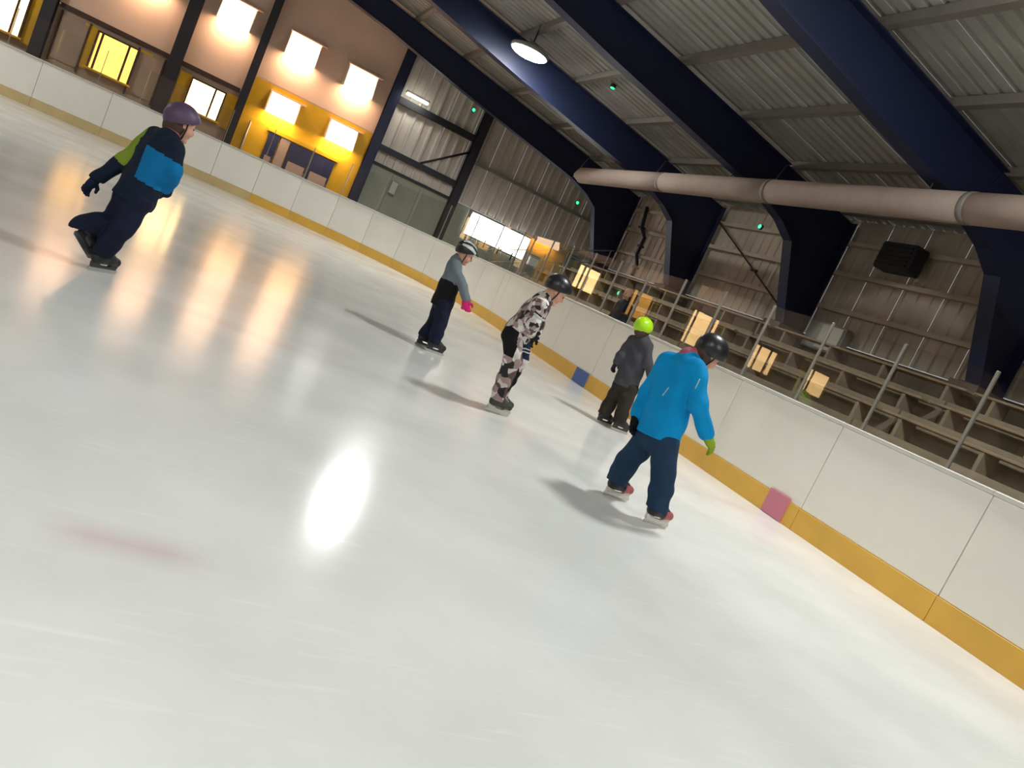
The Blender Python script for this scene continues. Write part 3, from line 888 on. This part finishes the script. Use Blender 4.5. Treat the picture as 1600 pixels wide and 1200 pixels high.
def build_person(key, label, cfg, group=None):
    base, J = cfg['sk']
    J = {k: V3(v) for k, v in J.items()}
    root = thing('person', label, 'person', base, 0, group)
    yaw = math.radians(cfg['yaw']); hv = np.array([math.cos(yaw), math.sin(yaw), 0.0]); lv = np.array([-hv[1], hv[0], 0.0])
    up = np.array([0, 0, 1.0])
    # head frame
    hu = unit(0.55*unit(J['head']-J['neck']) + 0.75*up)
    hy = math.radians(cfg.get('headyaw', cfg['yaw'])); hf = np.array([math.cos(hy), math.sin(hy), cfg.get('headpitch', -0.15)])
    RH = frame3(hf, hu); f, l, u = RH[:, 0], RH[:, 1], RH[:, 2]
    hc = J['head'] - u*0.015
    # feet
    an = {}
    for s in 'LR':
        ft = cfg['feet'][s]
        an[s] = V3(ft[0]) + np.array([math.cos(math.radians(ft[1]))*-0.05, math.sin(math.radians(ft[1]))*-0.05, 0.155])
    tw = cfg.get('tw', 1.0)
    # ---- body: one continuous figure
    S = Sdf()
    S.ell(hc+u*0.02, (0.088, 0.072, 0.092), RH, 0.02)
    S.ell(hc+f*0.022-u*0.045, (0.060, 0.054, 0.062), RH, 0.03)
    S.cone(hc+f*0.082+u*0.005, hc+f*0.099-u*0.022, 0.009, 0.014, 0.012)          # nose
    S.ell(hc+f*0.066-u*0.092, (0.024, 0.026, 0.018), RH, 0.02)                    # chin
    for s in (1, -1):
        S.ell(hc+l*0.074*s-u*0.008-f*0.005, (0.020, 0.008, 0.028), RH, 0.006)     # ears
        S.ell(hc+f*0.055+l*0.036*s-u*0.035, (0.030, 0.026, 0.026), RH, 0.02)      # cheeks
    S.sub(hc+f*0.094+l*0.031+u*0.004, (0.018, 0.017, 0.012), RH); S.sub(hc+f*0.094-l*0.031+u*0.004, (0.018, 0.017, 0.012), RH)
    S.cone(J['neck']-up*0.03, hc-u*0.06-f*0.015, 0.042, 0.040, 0.015)
    tc = J['chest']; pv = J['pelvis']
    for s, hn, sn in ((1, 'hipL', 'shL'), (-1, 'hipR', 'shR')):
        S.cone(J[sn]*0.8+J['neck']*0.2-up*0.06, J[hn]*0.7+pv*0.3, 0.050, 0.066, 0.04)
    S.cone(J['neck']+unit(pv-J['neck'])*0.09, pv, 0.060, 0.080, 0.04)
    for s in 'LR':
        S.chain([J['sh'+s], J['el'+s], J['wr'+s]], [0.034, 0.030, 0.024], 0.03)
        S.cone(J['wr'+s], J['wr'+s]+unit(J['ha'+s]-J['wr'+s])*0.05, 0.022, 0.020, 0.02)
        S.chain([J['hip'+s], J['kn'+s], an[s]], [0.070, 0.050, 0.034], 0.04)
    link('body', S.mesh('body', 0.008), SKIN, root)
    for s in (1, -1):
        bm = bmesh.new(); bmesh.ops.create_icosphere(bm, subdivisions=2, radius=0.0125, matrix=Matrix.Translation(Vector(hc+f*0.071+l*0.031*s+u*0.004)))
        bm_obj('eye', bm, EYE, root, smooth=True)
    Sm = Sdf(); Sm.ell(hc+f*0.079-u*0.062, (0.010, 0.022, 0.006), RH, 0.01)
    link('mouth', Sm.mesh('mouth', 0.004), LIP, root)
    if cfg.get('hair'):
        Sh = Sdf(); Sh.ell(hc-f*0.03-u*0.02, (0.075, 0.080, 0.095), RH); Sh.cut(hc+f*0.01, f)
        link('hair', Sh.mesh('hair', 0.008, 0.002, 120), HAIR, root)
    # ---- trousers
    T = Sdf(); r = cfg.get('leg', (0.088, 0.074, 0.070))
    T.cone(J['hipL'], J['hipR'], r[0]*1.05, r[0]*1.05, 0.05)
    T.cone(pv, (J['hipL']+J['hipR'])/2, r[0]*1.05, r[0]*1.05, 0.05)
    for s in 'LR':
        ank = an[s]; kn = J['kn'+s]
        T.chain([J['hip'+s], kn*0.5+J['hip'+s]*0.5, kn, kn*0.45+ank*0.55, ank-up*0.03], [r[0], (r[0]+r[1])/2, r[1], (r[1]+r[2])/2, r[2]], 0.02)
        T.sub(ank-up*0.09, (0.12, 0.12, 0.052))
    T.cut(pv+up*0.10, up)
    me = T.mesh('trousers', 0.009, 0.0056, cfg.get('wf', 42), 1)
    if 'trouser_fn' in cfg: paint(me, cfg['trouser_mats'], lambda c: cfg['trouser_fn'](c, J, hv, lv))
    tr = link('trousers', me, None if 'trouser_fn' in cfg else cfg['trousers'], root)
    # ---- jacket
    K = Sdf(); a = cfg.get('arm', (0.060, 0.054, 0.046)); b = cfg.get('tor', (0.070, 0.088))
    hem = cfg.get('hem', 0.03)
    dn = unit(pv-J['neck'])
    for s in 'LR':
        sh = J['sh'+s]; hp = J['hip'+s]
        K.cone(sh*0.72+J['neck']*0.28-up*0.03, hp*0.75+pv*0.25+dn*0.02, b[0], b[1], 0.05)
        K.chain([sh*0.95+J['neck']*0.05, J['el'+s], J['wr'+s]], [a[0], a[1], a[2]], 0.025)
    K.cone(J['neck']+dn*0.05, pv+dn*0.05, b[0]*0.95, b[1]*1.08, 0.05)
    K.cone(J['chest']+hv*0.02, pv+hv*0.03, b[0]*1.1, b[1]*1.05, 0.05)
    K.cone(J['neck']+dn*0.01, J['neck']+dn*0.06, 0.058, 0.070, 0.04)              # collar
    if cfg.get('waist'):
        K.cone(pv-dn*0.02, pv+dn*0.05, b[1]*1.1, b[1]*1.2, 0.04)
    K.cut(pv+dn*hem, dn)
    for s in 'LR':
        if cfg.get('cuff', True):
            wd = unit(J['wr'+s]-J['el'+s])
    me = K.mesh('jacket', 0.009, 0.0062, 34, 2)
    if 'jacket_fn' in cfg: paint(me, cfg['jacket_mats'], lambda c: cfg['jacket_fn'](c, J, hv, lv))
    jk = link('jacket', me, None if 'jacket_fn' in cfg else cfg['jacket'], root)
    C = Sdf(); nd = unit(J['head']-J['neck'])
    C.cone(J['neck']-nd*0.02, J['neck']+nd*0.030, 0.060, 0.056, 0.01); C.cut(J['neck']+nd*0.040, nd)
    link('collar', C.mesh('collar', 0.007), cfg.get('collar', cfg.get('jacket') or cfg['jacket_mats'][0]), jk)
    # ---- gloves
    for s, sg in (('L', 1), ('R', -1)):
        gl = build_glove('glove', J['wr'+s], J['ha'+s], hv, sg, cfg['glove'+s], root, cfg.get('gsc', 1.0))
    # ---- helmet
    if cfg.get('helmet') is not None:
        E = Sdf(); E.ell(hc+u*0.026-f*0.004, (0.122, 0.106, 0.110), RH)
        E.sub(hc+u*0.018, (0.098, 0.083, 0.094), RH)
        E.cut(hc+u*cfg.get('brow', 0.022)+f*0.03, -u+cfg.get('nape', 0.55)*f)
        for q in cfg.get('vents', ()):
            E.sub(hc+u*0.030+f*q[0]+l*q[1]+u*q[2], (0.034, 0.009, 0.03), RH)
        me = E.mesh('helmet', 0.006)
        if 'helmet_fn' in cfg: paint(me, cfg['helmet'], lambda c: cfg['helmet_fn'](RH.T @ (c-hc)))
        he = link('helmet', me, None if 'helmet_fn' in cfg else cfg['helmet'], root)
        bm = bmesh.new()
        for s in (1, -1):
            add_tube(bm, [hc+l*0.083*s+u*0.03, hc+l*0.080*s-u*0.03+f*0.01, hc+l*0.055*s-u*0.085+f*0.02, hc-u*0.112+f*0.035], 0.006, 6)
        bm_obj('chin_strap', bm, MT['black'], he, smooth=True)
        if cfg.get('peak'):
            Q = Sdf(); Q.ell(hc+f*0.105+u*0.058, (0.036, 0.075, 0.010), RH); Q.sub(hc+u*0.03, (0.108, 0.09, 0.094), RH)
            link('helmet_peak', Q.mesh('helmet_peak', 0.005), MT['black'], he)
    # ---- skates
    if cfg.get('skate', True):
        for s in 'LR':
            ft = cfg['feet'][s]
            build_skate(ft[0], math.radians(ft[1]), math.radians(ft[2]), math.radians(ft[3]), cfg['boot'], cfg['holder'], root, cfg.get('accent'))
    else:
        for s in 'LR':
            ft = cfg['feet'][s]; o = V3(ft[0]); q = math.radians(ft[1]); dv = np.array([math.cos(q), math.sin(q), 0])
            B = Sdf(); B.cone(o+up*0.04-dv*0.08, o+up*0.04+dv*0.10, 0.045, 0.04); B.cone(o+up*0.05-dv*0.05, o+up*0.14-dv*0.05, 0.045, 0.045); B.cut(o, -up)
            link('shoe', B.mesh('shoe', 0.008), cfg['boot'], root)
    return root, jk, J, hc, RH

def surface_stripe(jk, root, pts, look, r, mt, name):
    """thin piping laid on a garment: points are dropped on the mesh along a direction"""
    me = jk.data
    bv = BVHTree.FromPolygons([v.co.copy() for v in me.vertices], [tuple(p.vertices) for p in me.polygons])
    out = []
    for p in pts:
        hit = bv.ray_cast(Vector(p)-Vector(look)*0.6, Vector(look))
        if hit[0] is not None: out.append(hit[0]-Vector(look)*0.002)
    if len(out) > 1: tube(name, out, r, mt, jk, 6)

SK = {
 'blue': ((3.071, 4.127, 0.0), {
   'head': (0.058, 0.057, 1.184), 'neck': (-0.064, 0.073, 1.106), 'chest': (-0.066, 0.049, 0.946), 'pelvis': (-0.045, 0.034, 0.603),
   'shL': (-0.112, 0.208, 1.004), 'elL': (-0.099, 0.273, 0.755), 'wrL': (-0.133, 0.224, 0.6), 'haL': (-0.136, 0.201, 0.539),
   'shR': (-0.074, -0.069, 1.042), 'elR': (-0.024, -0.182, 0.843), 'wrR': (0.132, -0.173, 0.702), 'haR': (0.194, -0.181, 0.652),
   'hipL': (-0.047, 0.11, 0.497), 'knL': (-0.076, 0.181, 0.266), 'anL': (-0.083, 0.211, 0.023), 'toL': (0.055, 0.209, 0.055),
   'hipR': (-0.034, -0.049, 0.544), 'knR': (0.022, -0.116, 0.328), 'anR': (0.049, -0.161, 0.055), 'toR': (0.197, -0.146, 0.081),
 }),
 'grayb': ((2.515, 7.840, 0.0), {
   'head': (-0.038, 0.012, 1.119), 'neck': (-0.092, 0.029, 1.013), 'chest': (-0.08, 0.026, 0.85), 'pelvis': (-0.067, 0.021, 0.561),
   'shL': (-0.041, 0.139, 0.922), 'elL': (0.126, 0.127, 0.754), 'wrL': (0.218, 0.088, 0.648), 'haL': (0.244, 0.079, 0.584),
   'shR': (-0.102, -0.093, 0.904), 'elR': (0.021, -0.175, 0.78), 'wrR': (0.096, -0.178, 0.68), 'haR': (0.121, -0.186, 0.604),
   'hipL': (-0.036, 0.085, 0.516), 'knL': (-0.023, 0.091, 0.264), 'anL': (-0.055, 0.102, 0.044), 'toL': (0.056, 0.108, 0.008),
   'hipR': (-0.055, -0.056, 0.537), 'knR': (-0.012, -0.08, 0.307), 'anR': (0.006, -0.065, 0.087), 'toR': (0.109, -0.077, 0.054),
 }),
 'camo': ((2.607, 5.749, 0.0), {
   'head': (0.038, -0.017, 1.151), 'neck': (-0.012, 0.006, 1.046), 'chest': (-0.072, 0.033, 0.926), 'pelvis': (-0.115, 0.052, 0.686),
   'shL': (0.018, 0.113, 0.991), 'elL': (0.075, 0.12, 0.832), 'wrL': (0.065, 0.102, 0.732), 'haL': (0.055, 0.085, 0.686),
   'shR': (-0.089, -0.091, 0.978), 'elR': (-0.082, -0.139, 0.823), 'wrR': (-0.047, -0.088, 0.746), 'haR': (0.0, -0.066, 0.719),
   'hipL': (-0.052, 0.09, 0.69), 'knL': (0.019, 0.057, 0.503), 'anL': (0.009, 0.073, 0.223), 'toL': (0.113, 0.026, 0.191),
   'hipR': (-0.144, -0.0, 0.665), 'knR': (-0.078, -0.041, 0.482), 'anR': (-0.068, 0.009, 0.163), 'toR': (0.051, -0.023, 0.085),
 }),
 'lime': ((4.647, 7.229, 0.0), {
   'head': (-0.133, 0.086, 1.166), 'neck': (-0.082, 0.053, 1.054), 'chest': (-0.075, 0.048, 0.888), 'pelvis': (-0.055, 0.035, 0.523),
   'shL': (-0.153, 0.158, 0.986), 'elL': (-0.212, 0.136, 0.789), 'wrL': (-0.201, 0.165, 0.699), 'haL': (-0.197, 0.186, 0.647),
   'shR': (-0.058, -0.034, 1.009), 'elR': (-0.015, -0.133, 0.821), 'wrR': (0.093, -0.155, 0.698), 'haR': (0.134, -0.158, 0.62),
   'hipL': (-0.077, 0.085, 0.484), 'knL': (-0.086, 0.115, 0.249), 'anL': (-0.117, 0.111, 0.032), 'toL': (-0.016, 0.153, 0.019),
   'hipR': (-0.018, -0.024, 0.508), 'knR': (-0.012, -0.052, 0.3), 'anR': (-0.01, -0.053, 0.064), 'toR': (0.132, -0.025, 0.03),
 }),
 'far': ((-0.471, 5.734, 0.0), {
   'head': (0.144, 0.062, 1.131), 'neck': (0.106, 0.009, 1.013), 'chest': (0.076, 0.006, 0.874), 'pelvis': (0.038, 0.003, 0.587),
   'shL': (0.019, 0.102, 0.972), 'elL': (-0.091, 0.113, 0.749), 'wrL': (-0.208, 0.083, 0.56), 'haL': (-0.242, 0.08, 0.481),
   'shR': (0.158, -0.087, 0.949), 'elR': (0.213, -0.103, 0.816), 'wrR': (0.197, 0.016, 0.668), 'haR': (0.18, 0.035, 0.641),
   'hipL': (0.009, 0.061, 0.534), 'knL': (-0.028, 0.058, 0.326), 'anL': (-0.116, 0.011, 0.201), 'toL': (-0.117, 0.051, 0.095),
   'hipR': (0.072, -0.054, 0.552), 'knR': (0.041, -0.067, 0.333), 'anR': (-0.003, -0.05, 0.121), 'toR': (0.042, 0.054, 0.06),
 }),
}

DOWN = dict()
C_blue = cloth('bright_blue_jacket', 0, 140, 202, 0.04)
C_navy = cloth('dark_blue_trousers', 34, 58, 84)
C_navy2 = cloth('navy_trousers', 26, 32, 52)
C_gray = cloth('slate_grey_jacket', 112, 122, 130)
C_black = cloth('black_fabric', 22, 22, 23)
C_char = cloth('charcoal_grey_jacket', 70, 70, 76)
C_dkbr = cloth('dark_brown_trousers', 52, 46, 42)
C_lime = mat('lime_green_shell', rgb(170, 222, 16), 0.4)
C_helm = mat('black_shell', rgb(30, 30, 34), 0.35)
C_stripe = mat('white_stripe', rgb(190, 196, 194), 0.45)
C_green = cloth('yellow_green_glove', 138, 160, 40)
C_pink = cloth('pink_glove', 200, 40, 110)
C_plum = cloth('dark_plum_glove', 56, 38, 54)
C_red = mat('red_skate_cap', rgb(168, 84, 88), 0.5)
C_boot = mat('black_boot', rgb(34, 34, 36), 0.5, 0, 0.2, 30)
C_bootg = mat('dark_grey_boot', rgb(62, 62, 60), 0.55, 0, 0.35, 25)
C_hold = mat('white_holder', rgb(214, 208, 196), 0.4)
C_holdd = mat('dark_holder', rgb(60, 60, 62), 0.4)
C_camo1 = camo_material('camo_jacket_print', 26.0)
C_camo2 = camo_material('camo_trouser_print', 16.0)
C_navyp = cloth('navy_shorts_panel', 26, 36, 60)
C_collar = cloth('rose_scarf', 168, 92, 112)
C_lgreen = cloth('olive_green_sleeve', 128, 150, 50)
C_nblack = cloth('blue_black_jacket', 22, 34, 52)
C_skyp = cloth('blue_back_panel', 10, 112, 170, 0.05)

# nearest skater: bright blue jacket
r_, jk_, J_, hc_, RH_ = build_person('blue', 'nearest skater in a bright blue jacket and dark blue trousers, bent forward, black helmet', dict(
    sk=SK['blue'], yaw=24, headyaw=0, headpitch=-0.55, jacket=C_blue, trousers=C_navy, collar=C_collar,
    gloveL=C_black, gloveR=C_green, helmet=C_helm, hair=True, brow=0.0, nape=0.5, boot=C_boot, holder=C_hold, accent=C_red,
    leg=(0.088, 0.078, 0.076), arm=(0.070, 0.062, 0.052), tor=(0.085, 0.108), hem=0.075, gsc=1.32,
    feet={'L': ((0.0, 0.23, 0.0), 6, 0, 0), 'R': ((0.13, -0.115, 0.0), 8, 0, 0)}))
lookb = (0.597, 0.802, -0.05)
surface_stripe(jk_, r_, [(-0.16+0.012*i*0.5, 0.02, 0.80+0.022*i) for i in range(4)], lookb, 0.0035, C_stripe, 'reflective_piping')
surface_stripe(jk_, r_, [(-0.035, -0.09, 0.93+0.022*i) for i in range(4)], lookb, 0.0035, C_stripe, 'reflective_piping')

# skater with striped helmet
def gj(c, J, hv, lv):
    t = (c-J['neck']) @ unit(J['pelvis']-J['neck'])
    near_arm = min(np.linalg.norm(c-(J['sh'+s]*(1-q)+J['el'+s]*q)) for s in 'LR' for q in (0.3, 0.6, 1.0)) < 0.075 or \
               min(np.linalg.norm(c-(J['wr'+s]*(1-q)+J['el'+s]*q)) for s in 'LR' for q in (0.0, 0.5)) < 0.07
    return 1 if (t > 0.235 and not near_arm) else 0
build_person('grayb', 'skater in a slate grey and black jacket, pink gloves and black helmet with white stripes', dict(
    sk=SK['grayb'], yaw=4, headyaw=-4, headpitch=-0.25, jacket_fn=gj, jacket_mats=[C_gray, C_black], trousers=C_navy2,
    gloveL=C_pink, gloveR=C_pink, helmet=[C_helm, C_stripe], boot=C_boot, holder=C_holdd, peak=True,
    helmet_fn=lambda q: 1 if (14 < abs(math.degrees(math.atan2(q[1], q[2]-0.02))) < 32 or 50 < abs(math.degrees(math.atan2(q[1], q[2]-0.02))) < 68) and -0.095 < q[0] < 0.085 else 0,
    vents=((0.03, 0.0, 0.09), (-0.04, 0.0, 0.088), (0.0, 0.045, 0.08), (0.0, -0.045, 0.08)),
    leg=(0.088, 0.074, 0.070), arm=(0.056, 0.050, 0.042), tor=(0.074, 0.096), hem=0.07,
    feet={'L': ((-0.02, 0.10, 0.0), 6, 0, 0), 'R': ((0.055, -0.055, 0.0), 8, 0, 0)}))

# skater in camouflage
def ct(c, J, hv, lv):
    dl = np.linalg.norm(np.cross(c-J['hipL'], unit(J['knL']-J['hipL']))); drr = np.linalg.norm(np.cross(c-J['hipR'], unit(J['knR']-J['hipR'])))
    z = c[2]
    back = (c-(J['hipR']+(J['knR']-J['hipR'])*np.clip((J['hipR'][2]-z)/(J['hipR'][2]-J['knR'][2]), 0, 1.3))) @ hv
    if z > 0.50 and back < -0.005 - max(0, 0.60-z)*0.30: return 1
    if 0.515 < z < 0.66 and back > 0.055:
        return 3 if (0.575 < z < 0.583 or 0.597 < z < 0.605) else 2
    if 0.22 < z < 0.40 and (c-(J['knR']*0.5+V3((-0.06, 0.01, 0.16))*0.5)) @ hv > 0.055: return 1
    return 0
r_, jk_, J_, hc_, RH_ = build_person('camo', 'skater in grey and mauve camouflage, bent forward in a black helmet', dict(
    sk=SK['camo'], yaw=6, headyaw=-6, headpitch=-0.45, jacket=C_camo1, trouser_fn=ct, trouser_mats=[C_camo2, C_black, C_navyp, C_stripe],
    gloveL=C_black, gloveR=C_black, helmet=C_helm, boot=C_bootg, holder=C_hold,
    leg=(0.088, 0.076, 0.062), arm=(0.058, 0.052, 0.044), tor=(0.080, 0.094), hem=0.02, wf=55,
    feet={'L': ((0.085, 0.17, 0.0), 2, 0, 0), 'R': ((0.020, 0.036, 0.0), 6, 0, 0)}))
lookc = (0.413, 0.911, 0)
for dz, rr, mm in ((0.0, 0.010, C_stripe), (0.018, 0.006, C_black)):
    surface_stripe(jk_, r_, [(-0.10+0.022*i, -0.1, 0.902-0.006*i+dz) for i in range(6)], lookc, rr, mm, 'sleeve_band')

# skater with lime helmet
build_person('lime', 'skater in charcoal grey jacket and dark trousers with a lime green helmet, by the boards', dict(
    sk=SK['lime'], yaw=28, headyaw=40, headpitch=-0.05, jacket=C_char, trousers=C_dkbr,
    gloveL=C_plum, gloveR=C_black, helmet=C_lime, hair=True, brow=0.0, nape=0.75, boot=C_boot, holder=C_holdd,
    leg=(0.085, 0.076, 0.074), arm=(0.056, 0.050, 0.042), tor=(0.078, 0.098), hem=0.03,
    feet={'L': ((-0.06, 0.10, 0.0), 5, 0, 0), 'R': ((0.09, -0.02, 0.0), 0, 0, 0)}))

# skater at the far left
def fj(c, J, hv, lv):
    el = min(np.linalg.norm(c-(J['shL']*(1-q)+J['elL']*q)) for q in (0.15, 0.4, 0.7, 0.95))
    if el < 0.078: return 1
    q = c-(J['chest']*0.55+J['pelvis']*0.45)
    t = (c-J['neck']) @ unit(J['pelvis']-J['neck'])
    if 0.12 < t < 0.34 and q @ V3((-0.08, -1, 0)) > 0.02 and q[0] > -0.05: return 2
    return 0
build_person('far', 'skater at the upper left in dark jacket with green sleeve and blue back', dict(
    sk=SK['far'], yaw=40, headyaw=30, headpitch=-0.15, jacket_fn=fj, jacket_mats=[C_nblack, C_lgreen, C_skyp], trousers=C_navy2, collar=C_collar,
    gloveL=C_navyp, gloveR=C_black, helmet=mat('violet_grey_shell', rgb(84, 64, 92), 0.5), hair=True, boot=C_boot, holder=C_holdd,
    leg=(0.088, 0.074, 0.068), arm=(0.062, 0.054, 0.046), tor=(0.085, 0.104), hem=0.07,
    feet={'L': ((-0.15, -0.02, 0.125), 50, 40, 0), 'R': ((0.01, 0.02, 0.0), 50, 0, 0)}))

# spectator behind the glass
SPJ = {'head': (0, 0, 1.66), 'neck': (0.02, 0, 1.50), 'chest': (0.03, 0, 1.30), 'pelvis': (0.05, 0, 0.90),
       'shL': (0.03, -0.17, 1.44), 'elL': (0.0, -0.21, 1.16), 'wrL': (-0.10, -0.14, 0.98), 'haL': (-0.17, -0.11, 0.93),
       'shR': (0.03, 0.17, 1.44), 'elR': (0.0, 0.21, 1.16), 'wrR': (-0.10, 0.14, 0.98), 'haR': (-0.17, 0.11, 0.93),
       'hipL': (0.05, -0.085, 0.88), 'knL': (0.04, -0.09, 0.48), 'hipR': (0.05, 0.085, 0.88), 'knR': (0.04, 0.09, 0.48)}
build_person('spectator', 'person in a dark navy jacket standing behind the rink glass', dict(
    sk=((6.95, 12.2, -0.02), SPJ), yaw=180, headyaw=185, headpitch=-0.1, jacket=C_nblack, trousers=C_black,
    gloveL=C_black, gloveR=C_black, helmet=None, hair=True, boot=C_boot, skate=False,
    leg=(0.095, 0.07, 0.06), arm=(0.062, 0.054, 0.044), tor=(0.09, 0.11), hem=0.06,
    feet={'L': ((0.0, -0.10, 0.0), 180, 0, 0), 'R': ((0.0, 0.10, 0.0), 180, 0, 0)}))
